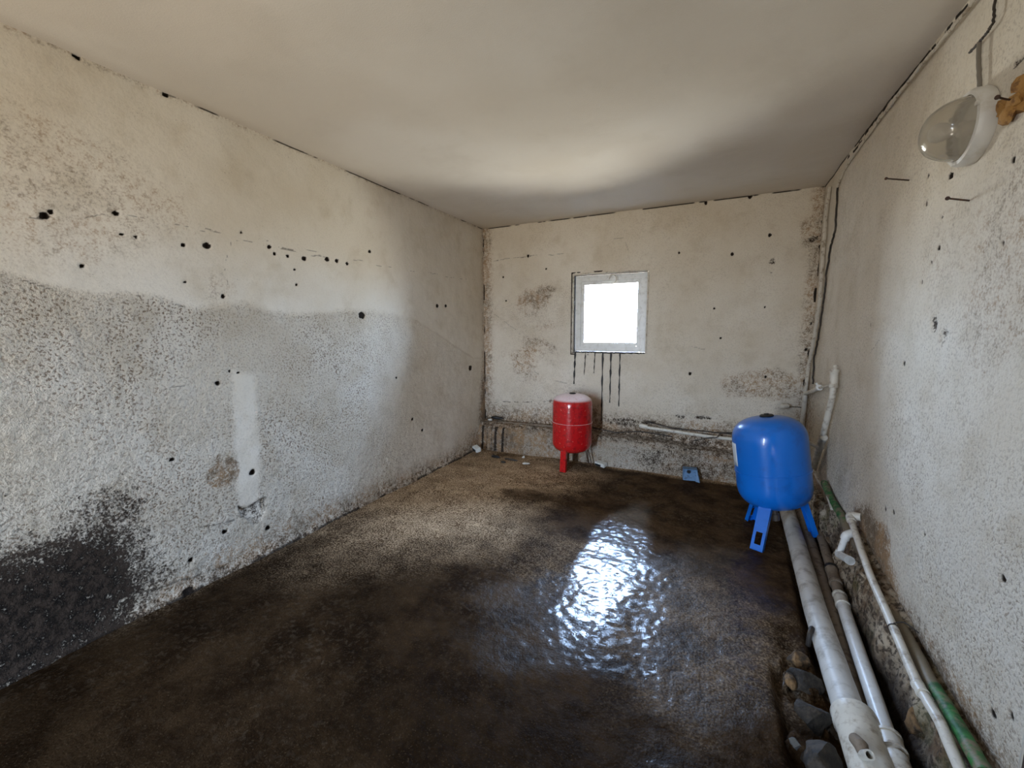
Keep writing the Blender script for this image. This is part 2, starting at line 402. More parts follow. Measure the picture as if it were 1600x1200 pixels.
# grime at the foot of the wall and in the corner
RR = np.maximum(RR, .42*(1-sstep(V, .0, .07+.10*fbm(U, V, 3, 20))))
GG = np.maximum(GG, .60*(1-sstep(V, .0, .14+.26*fbm(U, V, 2.5, 21))))
GG = np.maximum(GG, .62*blob(U, V, yz(350, 738), .09, .10, 4))
GG = np.maximum(GG, .45*blob(U, V, yz(345, 450), .12, .10, 5)*.6)
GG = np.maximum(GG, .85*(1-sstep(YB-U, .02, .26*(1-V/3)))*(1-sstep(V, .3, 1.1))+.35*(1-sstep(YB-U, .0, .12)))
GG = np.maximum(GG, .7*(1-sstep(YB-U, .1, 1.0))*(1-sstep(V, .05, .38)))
GG = np.maximum(GG, .30*blob(U, V, (.75, 1.75), .5, .35, 6))
# holes, chips, cracks
holes = [(287, 383, 5), (324, 384, 8), (421, 386, 5), (429, 396, 4), (450, 400, 4), (476, 404, 6), (512, 405, 6), (527, 408, 5), (543, 412, 4),
         (566, 493, 9), (578, 393, 4), (350, 463, 5), (128, 416, 4), (212, 370, 4), (190, 366, 3), (461, 421, 3), (684, 478, 5), (697, 478, 4), (340, 599, 6),
         (268, 718, 5), (70, 337, 9), (80, 331, 5), (181, 333, 6), (372, 582, 3), (358, 580, 3), (393, 738, 8), (259, 148, 6), (120, 87, 7),
         (292, 925, 13), (298, 875, 6), (350, 831, 6), (418, 825, 6), (377, 363, 3), (464, 445, 3), (290, 440, 3), (620, 590, 3), (645, 655, 4), (660, 672, 4), (735, 575, 7)]
for i, (px, py, s) in enumerate(holes):
    c_ = yz(px, py); rad = s/2.0*.0024*max(.6, c_[0]*.5+.5)
    near = (np.abs(U-c_[0]) < .15) & (np.abs(V-c_[1]) < .15)
    hb = np.zeros_like(U); hb[near] = blob(U[near], V[near], c_, rad*1.8, rad*1.5, 300+i, .3)
    D -= .012*hb; AA = np.maximum(AA, hb)
def crk(pts, w, f, seed, conv=yz, amt=.42):
    global AA
    for k in range(len(pts)-1):
        s_ = seg(U, V, conv(*pts[k]), conv(*pts[k+1]), w*.75, .014, seed+k)
        AA = np.maximum(AA, s_*amt*sstep(fbm(U, V, 22, seed+40), f, f+.1))
crk([(0, 322), (80, 345), (180, 333), (270, 350), (350, 372), (420, 380), (520, 398), (600, 416), (700, 432), (757, 440)], .006, .47, 60)
crk([(300, 350), (380, 372), (455, 392), (545, 408)], .010, .52, 61)
crk([(362, 375), (352, 420), (362, 470), (366, 540)], .006, .48, 62)
crk([(0, 428), (60, 446), (140, 470), (215, 462), (290, 480)], .008, .46, 63)
crk([(300, 826), (345, 818), (382, 806)], .010, .30, 64)
crk([(255, 607), (285, 604)], .006, .2, 65)
crk([(230, 922), (290, 905), (350, 885)], .012, .42, 66)
crk([(40, 335), (66, 337), (80, 328)], .008, .2, 67)
# chipped patch of bare grey cement
chp = poly_d(U, V, [yz(*p) for p in [(371, 790), (384, 794), (402, 782), (413, 776), (414, 800), (408, 812), (396, 822), (388, 812), (376, 806)]])
pk = sstep(chp+.004*(fbm(U, V, 50, 9)-.5), -.004, .004); edge = sstep(chp, -.010, -.001)*(1-sstep(chp, .004, .012))
D -= .012*pk; RR = np.maximum(RR*(1-pk), .43*pk); AA = np.maximum(AA, edge*.42*sstep(fbm(U, V, 30, 77), .35, .5)); stc = stc*(1-pk)
cj = (1-sstep(np.abs(V-(H-.004)), .003, .009))*sstep(fbm(U, V, 5, 33), .40, .55); AA = np.maximum(AA, cj*.6)
GG = np.maximum(GG, .35*(1-sstep(H-V, .0, .05)))
ck = (1-sstep(V, .008, .03))*sstep(fbm(U, V, 6, 34), .38, .5); AA = np.maximum(AA, ck*.5)
D += .010*(fbm(U, V, 1.5, 11, 3)-.5)*2 + .005*(fbm(U, V, 12, 12, 3)-.5) + stc*.006*(vnoise(U, V, 55, 14)-.5)
D += .004*sstep(zt-V, -.01, .01)
D += .03*(1-sstep(V, 0, .06))*fbm(U, V, 5, 31)
mask = np.stack([RR, GG, stc, AA], -1)
P = np.stack([XL+D, U, V], -1)
wall_left = grid_mesh('wall_left', P, mask, M_WALL, extra=[(XL-.25, Y0-.1, -.1, XL-.06, YB+.3, H+.1)])

# ---- back wall with the window opening
WX0, WX1, WZ0, WZ1 = -1.243, -.572, 1.047, 1.768
xs = np.arange(XL-.05, XR+.06, .0075); zs = np.arange(-.06, H+.05, .0075)
# snap grid lines to the opening
for v_ in (WX0, WX1): xs[np.argmin(abs(xs-v_))] = v_
for v_ in (WZ0, WZ1): zs[np.argmin(abs(zs-v_))] = v_
U, V = np.meshgrid(xs, zs, indexing='ij')
keep = ~((U > WX0+1e-4) & (U < WX1-1e-4) & (V > WZ0+1e-4) & (V < WZ1-1e-4))
D = np.zeros_like(U); RR = np.zeros_like(U); GG = np.zeros_like(U); AA = np.zeros_like(U)
stc = .16+.40*(1-sstep(V, .35, .9))+.25*blob(U, V, xz(850, 500), .5, .5, 2)
low = 1-sstep(V, .33, .62+.25*(fbm(U, V, 3, 41)-.5))
GG = np.maximum(GG, .62*low); 
GG = np.maximum(GG, .50*blob(U, V, xz(845, 480), .28, .26, 7)); GG = np.maximum(GG, .42*blob(U, V, xz(820, 560), .40, .3, 8))
GG *= .35+.85*sstep(fbm(U, V, 3.5, 88), .36, .64)
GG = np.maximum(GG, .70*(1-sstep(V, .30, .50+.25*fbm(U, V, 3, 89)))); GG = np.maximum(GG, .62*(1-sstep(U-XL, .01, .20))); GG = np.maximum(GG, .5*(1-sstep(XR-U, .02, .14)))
GG = np.maximum(GG, .7*blob(U, V, xz(900, 640), .3, .18, 9))
GG = np.maximum(GG, .45*blob(U, V, xz(1270, 360), .10, .16, 10)); GG = np.maximum(GG, .45*blob(U, V, xz(1190, 600), .35, .16, 11))
RR = np.maximum(RR, .45*(1-sstep(V, .28, .42))); RR = np.maximum(RR, .52*blob(U, V, xz(985, 660), .22, .05, 12))
for (px, py, a_, b_, k) in [(1207, 408, .028, .028, .60), (1270, 373, .045, .025, .55), (1101, 653, .10, .018, .62), (1062, 652, .05, .022, .62), (1012, 660, .08, .025, .6), (1205, 426, .012, .006, .6)]:
    b2 = blob(U, V, xz(px, py), a_, b_, px); RR = np.maximum(RR, b2*k); D -= .006*b2
holes = [(1061, 395, 4), (1144, 397, 5), (1203, 367, 5), (1078, 584, 5), (1126, 528, 3), (1196, 589, 4), (825, 400, 5), (853, 420, 3), (786, 433, 4), (967, 702, 9),
         (790, 470, 3), (1116, 482, 3), (1103, 317, 5), (1172, 307, 6), (1195, 480, 3), (1278, 470, 4), (1259, 546, 4), (880, 340, 4)]
for i, (px, py, s) in enumerate(holes):
    c_ = xz(px, py); rad = s*.5*.0040
    near = (np.abs(U-c_[0]) < .15) & (np.abs(V-c_[1]) < .15)
    hb = np.zeros_like(U); hb[near] = blob(U[near], V[near], c_, rad*1.2, rad*1.6, 400+i, .3)
    D -= .010*hb; AA = np.maximum(AA, hb)
crk([(768, 408), (800, 404), (828, 400), (880, 396)], .009, .42, 70, xz)
crk([(770, 490), (810, 520), (850, 535)], .008, .5, 71, xz)
crk([(800, 560), (850, 590), (890, 600)], .010, .5, 72, xz)
crk([(1080, 540), (1100, 545)], .006, .3, 74, xz)
crk([(950, 375), (975, 372), (985, 400)], .006, .5, 75, xz, .4)
crk([(765, 628), (850, 628), (900, 622)], .012, .45, 76, xz)
cj = (1-sstep(np.abs(V-(H-.004)), .004, .011))*sstep(fbm(U, V, 5, 43), .38, .5); AA = np.maximum(AA, cj*.6)
cj = (1-sstep(np.abs(U-(XL+.006)), .004, .012))*sstep(fbm(U, V, 6, 44), .42, .55); AA = np.maximum(AA, cj*.6)
AA = np.maximum(AA, .9*sstep(fbm(U, V, 10, 45), .46, .56)*seg(U, V, xz(1292, 300), xz(1280, 430), .02, .01, 3))
AA = np.maximum(AA, .8*sstep(fbm(U, V, 10, 46), .50, .60)*seg(U, V, xz(1280, 430), xz(1258, 600), .02, .01, 4))
D += .008*(fbm(U, V, 1.5, 15, 3)-.5)*2 + .006*(fbm(U, V, 10, 16, 3)-.5) + stc*.006*(vnoise(U, V, 50, 17)-.5)
D *= sstep(np.maximum(np.maximum(WX0-U, U-WX1), np.maximum(WZ0-V, V-WZ1)), 0, .03)
P = np.stack([U, YB-D, V], -1)
o1, o2 = YB+.03, YB+.11
wall_back = grid_mesh('wall_back', P, np.stack([RR, GG, stc, AA], -1), M_WALL, keep, extra=[
    (XL-.2, o1, -.1, WX0-.03, o2, H+.1), (WX1+.03, o1, -.1, XR+.2, o2, H+.1), (WX0-.03, o1, -.1, WX1+.03, o2, WZ0-.03), (WX0-.03, o1, WZ1+.03, WX1+.03, o2, H+.1)])

# ---- right wall, ends at the jamb beside the camera
ys = np.arange(YJ, YB+.05, .0075); zs = np.arange(-.2, H+.05, .0075)
U, V = np.meshgrid(ys, zs, indexing='ij')
def yr(px, py): return yz(px, py, XR)
D = np.zeros_like(U); RR = np.zeros_like(U); GG = np.zeros_like(U); AA = np.zeros_like(U)
stc = .28+.4*(1-sstep(V, .5, 1.3))
GG = np.maximum(GG, .85*poly_d(U, V, [yr(*p) for p in [(1335, 790), (1360, 790), (1385, 850), (1400, 905), (1412, 985), (1425, 1040), (1385, 980), (1345, 880)]]).clip(-.05, .05)*10+.45)
GG = GG*(1-sstep(V, .45, .62))
GG = np.maximum(GG, .75*(1-sstep(V, .18, .36))*(1-.4*sstep(U, 1.6, 1.3))); GG = np.maximum(GG, .85*blob(U, V, yr(1372, 860), .16, .16, 14))
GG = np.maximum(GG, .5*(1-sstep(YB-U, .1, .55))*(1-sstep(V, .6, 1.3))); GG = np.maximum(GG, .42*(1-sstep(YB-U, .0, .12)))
GG = np.maximum(GG, .32*blob(U, V, yr(1570, 420), .25, .4, 15)); GG = np.maximum(GG, .25*blob(U, V, yr(1490, 380), .3, .2, 16))
RR = np.maximum(RR, .48*(1-sstep(V, .05, .26)))
for (px, py, a_, b_, k) in [(1461, 504, .022, .035, .62), (1592, 95, .03, .012, .7), (1475, 527, .03, .03, .35)]:
    b2 = blob(U, V, yr(px, py), a_, b_, px); RR = np.maximum(RR, b2*k); D += .005*b2
holes = [(1350, 317, 4), (1466, 388, 4), (1470, 340, 3), (1455, 410, 3), (1441, 441, 3), (1360, 507, 3), (1413, 568, 4), (1567, 380, 3), (1584, 250, 4), (1383, 795, 5), (1398, 800, 5),
         (1445, 834, 3), (1568, 903, 4), (1449, 275, 4), (1446, 318, 4), (1483, 275, 5), (1486, 274, 4), (1342, 548, 3), (1545, 1112, 5), (1576, 1118, 4), (1318, 348, 3), (1600, 470, 3)]
for i, (px, py, s) in enumerate(holes):
    c_ = yr(px, py); rad = s*.5*.0030
    near = (np.abs(U-c_[0]) < .15) & (np.abs(V-c_[1]) < .15)
    hb = np.zeros_like(U); hb[near] = blob(U[near], V[near], c_, rad*1.8, rad*1.6, 500+i, .3)
    D += .010*hb; AA = np.maximum(AA, hb)
crk([(1325, 250), (1370, 188), (1440, 92), (1512, 6)], .012, .44, 80, yr, .8)
crk([(1410, 980), (1440, 1020), (1460, 1060), (1490, 1110)], .010, .42, 81, yr)
crk([(1352, 560), (1375, 530)], .006, .4, 82, yr)
cj = (1-sstep(np.abs(V-(H-.004)), .004, .011))*sstep(fbm(U, V, 5, 47), .38, .5); AA = np.maximum(AA, cj*.6)
D += .010*(fbm(U, V, 1.5, 18, 3)-.5)*2 + .005*(fbm(U, V, 10, 19, 3)-.5) + stc*.005*(vnoise(U, V, 50, 21)-.5)
D += .02*(1-sstep(V, .1, .32))
P = np.stack([XR+D, U, V], -1)
wall_right = grid_mesh('wall_right', P, np.stack([RR, GG, stc, AA], -1), M_WALL, extra=[(XR+.05, YJ, -.2, XR+.30, YB+.3, H+.1), (XR, YJ-.004, -.2, XR+.28, YJ+.002, H+.05)])

# ---- wall beside and behind the camera, with an unseen doorway placed and narrowed to steer the daylight
def slab(name, boxes, mat):
    bm = bmesh.new()
    for b_ in boxes: box(bm, b_[:3], b_[3:])
    o = link(name, bm, mat, smooth=False); o['kind'] = 'structure'; return o
M_SIDE = M_WALL
slab('wall_rear', [(XL-.25, Y0-.2, -.1, -1.44, Y0, H+.1), (-1.17, Y0-.2, -.1, 1.2, Y0, H+.1), (-1.44, Y0-.2, 2.0, -1.17, Y0, H+.1)], M_SIDE)
slab('wall_side', [(.95, Y0, -.2, 1.15, YJ, H+.1)], M_SIDE)
bm = bmesh.new(); box(bm, (XR-.001, YJ-.05, -.15), (XR+.30, YJ-.006, H), .004); o = link('trim_3', bm, M_WOOD, smooth=False); o['kind'] = 'structure'

# ---- ceiling
xs = np.linspace(XL-.1, 1.1, 120); ys = np.linspace(Y0-.1, YB+.1, 190)
U, V = np.meshgrid(xs, ys, indexing='ij')
Z = H - .012*(fbm(U, V, 1.2, 23, 3)-.5)*2
edge = np.minimum(np.minimum(U-XL, XR-U), YB-V)
GG = .35*(1-sstep(edge, 0, .10))*fbm(U, V, 4, 24)
Z = np.where(edge < .05, H, Z)
ceiling = grid_mesh('ceiling', np.stack([U, V, Z], -1), np.stack([GG*0, GG, GG*0, GG*0], -1), M_CEIL, extra=[(XL-.25, Y0-.2, H+.06, 1.2, YB+.3, H+.3)])

# ---- floor
xs = np.concatenate([np.arange(XL-.03, .72, .0085), np.linspace(.72, 1.0, 8)])
ys = np.concatenate([np.linspace(Y0-.1, .75, 40)[:-1], np.arange(.75, YB+.03, .0085)])
U, V = np.meshgrid(xs, ys, indexing='ij')
Z = .022*(fbm(U, V, 1.6, 25, 3)-.5) + .012*(fbm(U, V, 8, 26, 4)-.5) + .004*(vnoise(U, V, 45, 27)-.5)
# broken edge and the trench beside the pipes
dl = np.interp(V, [.8, 1.2, 1.64, 2.04, 2.7, 3.3], [.385, .385, .395, .405, .43, .46])
tr = sstep(U-dl, -.02, .03)
Z -= tr*.045*(1-.55*sstep(V, 2.2, 3.0))
tr2 = sstep(U, .55, .575)*(1-sstep(V, 1.9, 2.5)); Z -= .10*tr2
brk = blob(U, V, (.33, 1.55), .085, .36, 30)*(U < dl+.02); Z -= .05*brk*(fbm(U, V, 12, 31) > .35)
dxy = lambda px, py: xy(px, py)
dry = .9*(1-sstep(U-XL, .0, .70+.35*(fbm(U, V, 2, 28)-.5)))*sstep(V, .9, 1.9)
dry = np.maximum(dry, .50*(1-sstep(U-XL, .0, .18))*sstep(V, .3, 1.))
dry = np.maximum(dry, .92*poly_d(U, V, [dxy(*p) for p in [(560, 800), (745, 715), (860, 715), (900, 745), (800, 780), (780, 830), (640, 860), (470, 880)]]).clip(-.40, .25)*1.5+.60)
dry = np.maximum(dry, .8*(1-sstep(YB-.15-V, 0, .12)))
dry = np.maximum(dry, .26*blob(U, V, dxy(850, 870), .5, .35, 36)); dry = np.maximum(dry, .22*blob(U, V, dxy(1080, 980), .5, .6, 32, .6))
dry *= 1-.7*blob(U, V, dxy(830, 775), .28, .13, 33)
dry = np.maximum(dry, .40*tr*sstep(V, 1.9, 2.6))
wet = .10+.9*np.maximum(blob(U, V, dxy(958, 862), .19, .80, 34, .35), np.maximum(.34*blob(U, V, dxy(1090, 960), .34, .7, 35, .6), .22*blob(U, V, dxy(840, 960), .4, .4, 37, .6)))
wet = np.clip(wet*(1-.5*dry), 0, 1)
near_dk = (1-sstep(V+.35*(U+.5), .9, 2.1))*(.6+.6*fbm(U, V, 3, 38)); dry *= 1-.6*near_dk  # darker towards the camera and the left
floor = grid_mesh('floor', np.stack([U, V, Z], -1), np.stack([np.clip(dry, 0, 1), wet, np.clip(near_dk, 0, 1), wet*0], -1), M_FLOOR, extra=[(XL-.25, Y0-.2, -.4, 1.2, YB+.3, -.2)])

# ---- concrete ledge along the foot of the back wall
xs = np.arange(XL-.02, XR+.03, .009); s = np.linspace(0, 1, 52)
U, V = np.meshgrid(xs, s, indexing='ij')
ht = np.interp(U, [-2.24, -1.4, -.55, .15, .67], [.275, .272, .250, .205, .20]) + .02*(fbm(U, V*0, 3, 51)-.5)
lw = .62
Yv = np.where(V < lw, 3.765+.025*V/lw, 3.79+(V-lw)/(1-lw)*.17); Zv = np.where(V < lw, -.03+(ht+.03)*V/lw, ht+.03*(V-lw)/(1-lw))
rnd = np.exp(-((V-lw)/.06)**2)*.018; Yv += rnd; Zv -= rnd
n = (fbm(U, V*.45, 6, 52, 4)-.5)*2
Yv -= .016*n*sstep(V, 0, .1); Zv += .010*n*sstep(V, lw-.1, lw) + .006*(vnoise(U, V*.45, 45, 53)-.5)
RR = .40*sstep(V, lw-.06, lw+.02)+.30*(1-sstep(V, 0, .22)); GG = .50+.40*(fbm(U, V*.45, 3, 54)-.4)
stv = (np.abs(V-.3) < .3)*sstep(vnoise(U, V*0, 38, 55), .62, .78)*(U < -1.75); RR = np.maximum(RR, .9*stv*(U > -2.2))
RR = np.maximum(RR, .6*blob(U, V, (-.25, .35), .5, .35, 56)*fbm(U, V*.45, 5, 57))
GG = np.maximum(GG, .75*(U < -1.7)*1.0); GG *= 1-.4*blob(U, V, (-.7, .3), .35, .4, 58)
trim_1 = grid_mesh('trim_1', np.stack([U, Yv, Zv], -1), np.stack([RR, np.clip(GG, 0, 1), .9+0*U, 0*U], -1), M_LEDGE)

# ---- rubble footing along the right wall
ys = np.arange(YJ-.25, YB, .0085); s = np.linspace(0, 1, 40)
U, V = np.meshgrid(ys, s, indexing='ij')
top = np.interp(U, [1.2, 1.5, 1.8, 2.1, 2.36, 2.7, 3.2, 3.9], [.135, .155, .200, .245, .300, .270, .16, .12])
base = np.interp(U, [1.2, 2.0, 2.6], [-.14, -.12, -.02]); xb = np.interp(U, [1.2, 2., 2.7, 3.3], [.565, .585, .625, .60])
Xv = xb+(XR+.03-xb)*np.where(V < .55, .45*V/.55, .45+.55*(V-.55)/.45)
Zv = base+(top-base)*np.where(V < .55, V/.55, 1)+.02*sstep(V, .6, 1)
n1 = fbm(U, V*.35, 7, 61, 5)-.5; n2 = fbm(U, V*.35, 24, 62, 3)-.5
Xv -= (.075*n1+.022*n2)*sstep(V, 0, .15)*(1-sstep(V, .8, 1)); Zv += .035*n1*sstep(V, .1, .5)+.010*n2
RR = .95*(1-sstep(V+.25*n1, .22, .50))*(1-sstep(U, 1.9, 2.5)); RR = np.maximum(RR, .6*sstep(-n1, .06, .14))
trim_2 = grid_mesh('trim_2', np.stack([Xv, U, Zv], -1), np.stack([RR, RR*0, RR*0+1, RR*0], -1), M_RUBBLE)

# ================================================================== window
win = bpy.data.objects.new('window_1', None); COL.objects.link(win); win.location = (-.907, YB, WZ0); win['kind'] = 'structure'
def wpart(name, bm, mat, sm=False):
    o = link(name, bm, mat, smooth=sm); o.parent = win; o.matrix_parent_inverse = Matrix.Translation(win.location).inverted(); return o
def ring(bm, x0, x1, z0, z1, wd, y0, y1, bev=.003):
    box(bm, (x0, y0, z0), (x0+wd, y1, z1), bev); box(bm, (x1-wd, y0, z0), (x1, y1, z1), bev)
    box(bm, (x0+wd, y0, z0), (x1-wd, y1, z0+wd), bev); box(bm, (x0+wd, y0, z1-wd), (x1-wd, y1, z1), bev)
bm = bmesh.new(); th = .03
box(bm, (WX0-th, YB+.002, WZ0-th), (WX0, YB+.11, WZ1+th)); box(bm, (WX1, YB+.002, WZ0-th), (WX1+th, YB+.11, WZ1+th))
box(bm, (WX0, YB+.002, WZ0-th), (WX1, YB+.11, WZ0)); box(bm, (WX0, YB+.002, WZ1), (WX1, YB+.11, WZ1+th))
wpart('reveal', bm, M_REVEAL)
bm = bmesh.new(); ring(bm, WX0+.006, WX1-.004, WZ0+.004, WZ1-.006, .052, YB+.030, YB+.085); wpart('window_frame', bm, M_PVCC)
bm = bmesh.new(); ring(bm, WX0+.058, WX1-.056, WZ0+.056, WZ1-.058, .032, YB+.042, YB+.078); wpart('window_sash', bm, M_PVCC)
bm = bmesh.new(); box(bm, (WX0+.085, YB+.060, WZ0+.082), (WX1-.083, YB+.065, WZ1-.085)); wpart('pane', bm, M_GLASS)
# raised plaster bead round the opening, a little uneven
bm = bmesh.new()
tube(bm, sub([(WX0-.012, YB-.003, WZ0-.02), (WX0-.010, YB-.003, WZ1+.012)], 24, .0012), .008, 8, wob=.2)
tube(bm, sub([(WX0-.010, YB-.001, WZ1+.010), (WX1+.012, YB-.001, WZ1+.006)], 24, .0012), .006, 8, wob=.3)
tube(bm, sub([(WX1+.010, YB, WZ1+.006), (WX1+.010, YB, WZ0-.006)], 24, .0012), .005, 8, wob=.3)
wpart('plaster_bead', bm, M_WCABLE, True)
bm = bmesh.new(); tube(bm, sub([(WX0-.005, YB-.001, WZ0-.006), (-1.05, YB-.002, WZ0-.003), (-.85, YB-.003, WZ0-.008), (WX1, YB, WZ0-.004)], 14, .003), .0055, 7, wob=.7)
wpart('sill_tar', bm, M_TAR, True)
# wire hanging at the head of the window
bm = bmesh.new()
loop = [at(951, 436, 1, YB+.01), at(955, 428, 1, YB-.01), at(963, 431, 1, YB-.02), at(963, 440, 1, YB-.015), at(955, 444, 1, YB-.005), at(951, 452, 1, YB+.01), at(949, 456, 1, YB+.01), at(954, 464, 1, YB+.012)]
tube(bm, fillet(loop, .02), .0035, 6)
tag(link('hanging_wire', bm, M_WCABLE), 'short twisted wire hanging over the top of the small window', 'wire')

# black runs below the sill, each one a raised dribble on the plaster
for (px, y1, r) in [(899, 600, .0085), (915, 586, .0045), (930, 583, .0040), (942, 657, .0075), (955, 629, .0078), (969, 635, .0068)]:
    bm = bmesh.new(); a_, b_ = at(px, 551, 1, YB), at(px-2, y1, 1, YB)
    pts = sub([a_, b_], 22, .0016); n_ = len(pts)
    tube(bm, pts, [r*(.8+.35*math.sin(i*.9+px)+random.uniform(-.15, .2))*(1-.5*(i/n_)**4) for i in range(n_)], 8)
    for v in bm.verts: v.co.y = YB-.007+(v.co.y-YB)*.6
    o = link('tar_run', bm, M_TAR); o.parent = wall_back

# ================================================================== expansion tanks
def dome(R0, z0, z1, crown, k=10, nk=.55):
    """cylindrical vessel with domed ends: profile from bottom pole to top pole"""
    p = []
    for i in range(k+1):
        a_ = math.pi/2*i/k; p.append((R0*math.sin(a_)**nk if i else 0, z0+crown*(1-math.cos(a_)**nk) if i < k else z0+crown))
    q_ = [(r, z1-(z-z0)) for r, z in p[::-1]]
    return p, q_
def super_profile(R0, z0, z1, crown, k=16, e=2.6):
    pr = []
    for i in range(k+1):
        th_ = math.pi/2*i/k
        r = R0*(math.sin(th_))**(2/e) if i else 0; z = crown*(1-(max(math.cos(th_), 0))**(2/e))
        pr.append((r, z0+z))
    return pr, [(r, z1-(z-z0)) for r, z in pr[::-1]]
def cutleg(mat, parent, top, foot, wd, out, hole=True, thick=.004, window=(.62, .90)):
    """bent sheet-steel leg: a face plate with side flanges and a window above its foot"""
    top, foot = Vector(top), Vector(foot); ax = foot-top; L = ax.length; ax.normalize()
    out = Vector(out); out = (out-ax*out.dot(ax)).normalized(); sd = ax.cross(out)
    bm = bmesh.new()
    def pl(s0, s1, w0, w1, o0, o1):
        vs = [bm.verts.new(top+ax*(s*L)+sd*w+out*q) for s in (s0, s1) for w in (w0, w1) for q in (o0, o1)]
        for f in ((0, 1, 3, 2), (4, 6, 7, 5), (0, 4, 5, 1), (2, 3, 7, 6), (0, 2, 6, 4), (1, 5, 7, 3)): bm.faces.new([vs[i] for i in f])
    h = wd/2; a0, a1 = window
    if hole:
        pl(0, a0, -h, h, 0, thick); pl(a1, 1, -h, h, 0, thick); pl(a0, a1, -h, -h+.012, 0, thick); pl(a0, a1, h-.012, h, 0, thick)
    else: pl(0, 1, -h, h, 0, thick)
    pl(0, 1, -h-thick, -h, -.024, thick); pl(0, 1, h, h+thick, -.024, thick)
    pl(.985, 1, -h, h, -.035, thick)
    return link('leg', bm, mat, parent, smooth=False)

# blue tank
BC = Vector((.378, 2.87, 0)); RB = .198
tk = empty('expansion_tank', BC, 'large glossy blue pressure tank leaning on three legs over the grey drain pipe', 'tank')
lean = Quaternion(Vector((.13, .99, 0)).normalized(), -math.radians(8.5))
bz = Matrix.Translation((0, 0, .19)) @ lean.to_matrix().to_4x4()
HB = .555
def bodypart(name, bm, mat, smooth=True, parent=tk, M=bz):
    bmesh.ops.transform(bm, matrix=M, verts=bm.verts); return link(name, bm, mat, parent, smooth)
lo, hi = super_profile(RB, 0, HB, .15)
bm = bmesh.new(); lathe(bm, lo+[(RB, HB*.38)]+hi, 64); body = bodypart('vessel', bm, M_BLUE)
bm = bmesh.new(); lathe(bm, [(RB-.004, HB*.405), (RB+.0035, HB*.41), (RB+.0035, HB*.425), (RB-.004, HB*.43)], 64); bodypart('weld_seam', bm, M_BLUE)
bm = bmesh.new(); lathe(bm, [(0, HB-.004), (.036, HB-.004), (.038, HB+.004), (.032, HB+.010), (.014, HB+.010), (.012, HB+.016), (0, HB+.017)], 28); bodypart('cap', bm, M_BLACK)
bm = bmesh.new()
a0 = math.radians(190)
for i in range(7):
    pass
g0 = []
for j in range(5):
    row = []
    for i in range(7):
        an = a0+(i-3)*.085; z = .27+j*.035; row.append(bm.verts.new(((RB+.0012)*math.cos(an), (RB+.0012)*math.sin(an), z)))
    g0.append(row)
for j in range(4):
    for i in range(6): bm.faces.new((g0[j][i], g0[j][i+1], g0[j+1][i+1], g0[j+1][i]))
o = bodypart('sticker', bm, M_STK); md = o.modifiers.new('thick', 'SOLIDIFY'); md.thickness = .001; o['label'] = 'white paper sticker on the left flank'
for k, (foot, hole, w) in enumerate([((.268, 2.632, .0), True, .058), ((.598, 2.925, .035), False, .058), ((.262, 3.07, .0), True, .052)]):
    f_ = Vector(foot)-BC; d_ = Vector((f_.x, f_.y, 0)).normalized()
    t_ = bz @ Vector((d_.x*.155, d_.y*.155, .045))
    cutleg(M_BLUE, tk, t_, f_, w, d_, hole, window=(.58, .86))
bm = bmesh.new(); tube(bm, [bz @ Vector((-.01, -.02, .01)), bz @ Vector((-.01, -.02, -.035)), bz @ Vector((-.012, -.02, -.035)), bz @ Vector((-.012, -.02, -.075))], [.016, .016, .024, .024], 12)
link('inlet_fitting', bm, M_STEEL, tk)

# red tank
RC = Vector((-1.140, 3.60, 0)); RR_ = .180
tk2 = empty('expansion_tank', RC, 'small red pressure tank with a pale shiny top standing below the window', 'tank')
HR = .535; rz = Matrix.Translation((0, 0, .150))
lo, hi = super_profile(RR_, 0, HR, .105, e=2.7)
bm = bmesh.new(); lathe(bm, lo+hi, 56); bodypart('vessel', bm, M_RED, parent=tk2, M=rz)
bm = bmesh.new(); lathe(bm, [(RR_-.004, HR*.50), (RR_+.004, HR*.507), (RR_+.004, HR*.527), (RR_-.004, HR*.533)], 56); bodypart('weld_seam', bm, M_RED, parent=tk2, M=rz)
bm = bmesh.new(); lathe(bm, [(0, HR-.003), (.028, HR-.003), (.030, HR+.004), (.024, HR+.009), (0, HR+.010)], 24); bodypart('cap', bm, M_BLACK, parent=tk2, M=rz)
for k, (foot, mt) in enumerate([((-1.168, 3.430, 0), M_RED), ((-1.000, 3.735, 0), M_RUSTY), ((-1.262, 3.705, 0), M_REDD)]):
    f_ = Vector(foot)-RC; d_ = Vector((f_.x, f_.y, 0)).normalized()
    if k == 1:
        bm = bmesh.new(); t0 = Vector((d_.x*.14, d_.y*.14, .20)); sd = Vector((-d_.y, d_.x, 0))
        for s_ in (-1, 1): tube(bm, [t0+sd*.028*s_, f_+sd*.036*s_], .0045, 8)
        tube(bm, [f_+sd*.036+Vector((0, 0, .006)), f_-sd*.036+Vector((0, 0, .006))], .0045, 8)
        o = link('leg', bm, mt, tk2); o['label'] = 'dark open leg of two thin bars'
    else:
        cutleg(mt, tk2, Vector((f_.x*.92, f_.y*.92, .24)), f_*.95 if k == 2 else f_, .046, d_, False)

# ================================================================== pipes on the right
def sleeve(parent, a_, b_, r, mat, name='coupling', lip=True):
    a_, b_ = Vector(a_), Vector(b_); d = b_-a_
    bm = bmesh.new(); tube(bm, [a_, a_+d*.02, a_+d*.16, a_+d*.18, a_+d*.82, a_+d*.84, a_+d*.98, b_], [r*.96, r*1.05, r*1.05, r*.97, r*.97, r*1.05, r*1.05, r*.96] if lip else [r*.97, r, r, r, r, r, r, r*.97], 20)
    return link(name, bm, mat, parent)
Z0 = Vector((0, 0, 0))
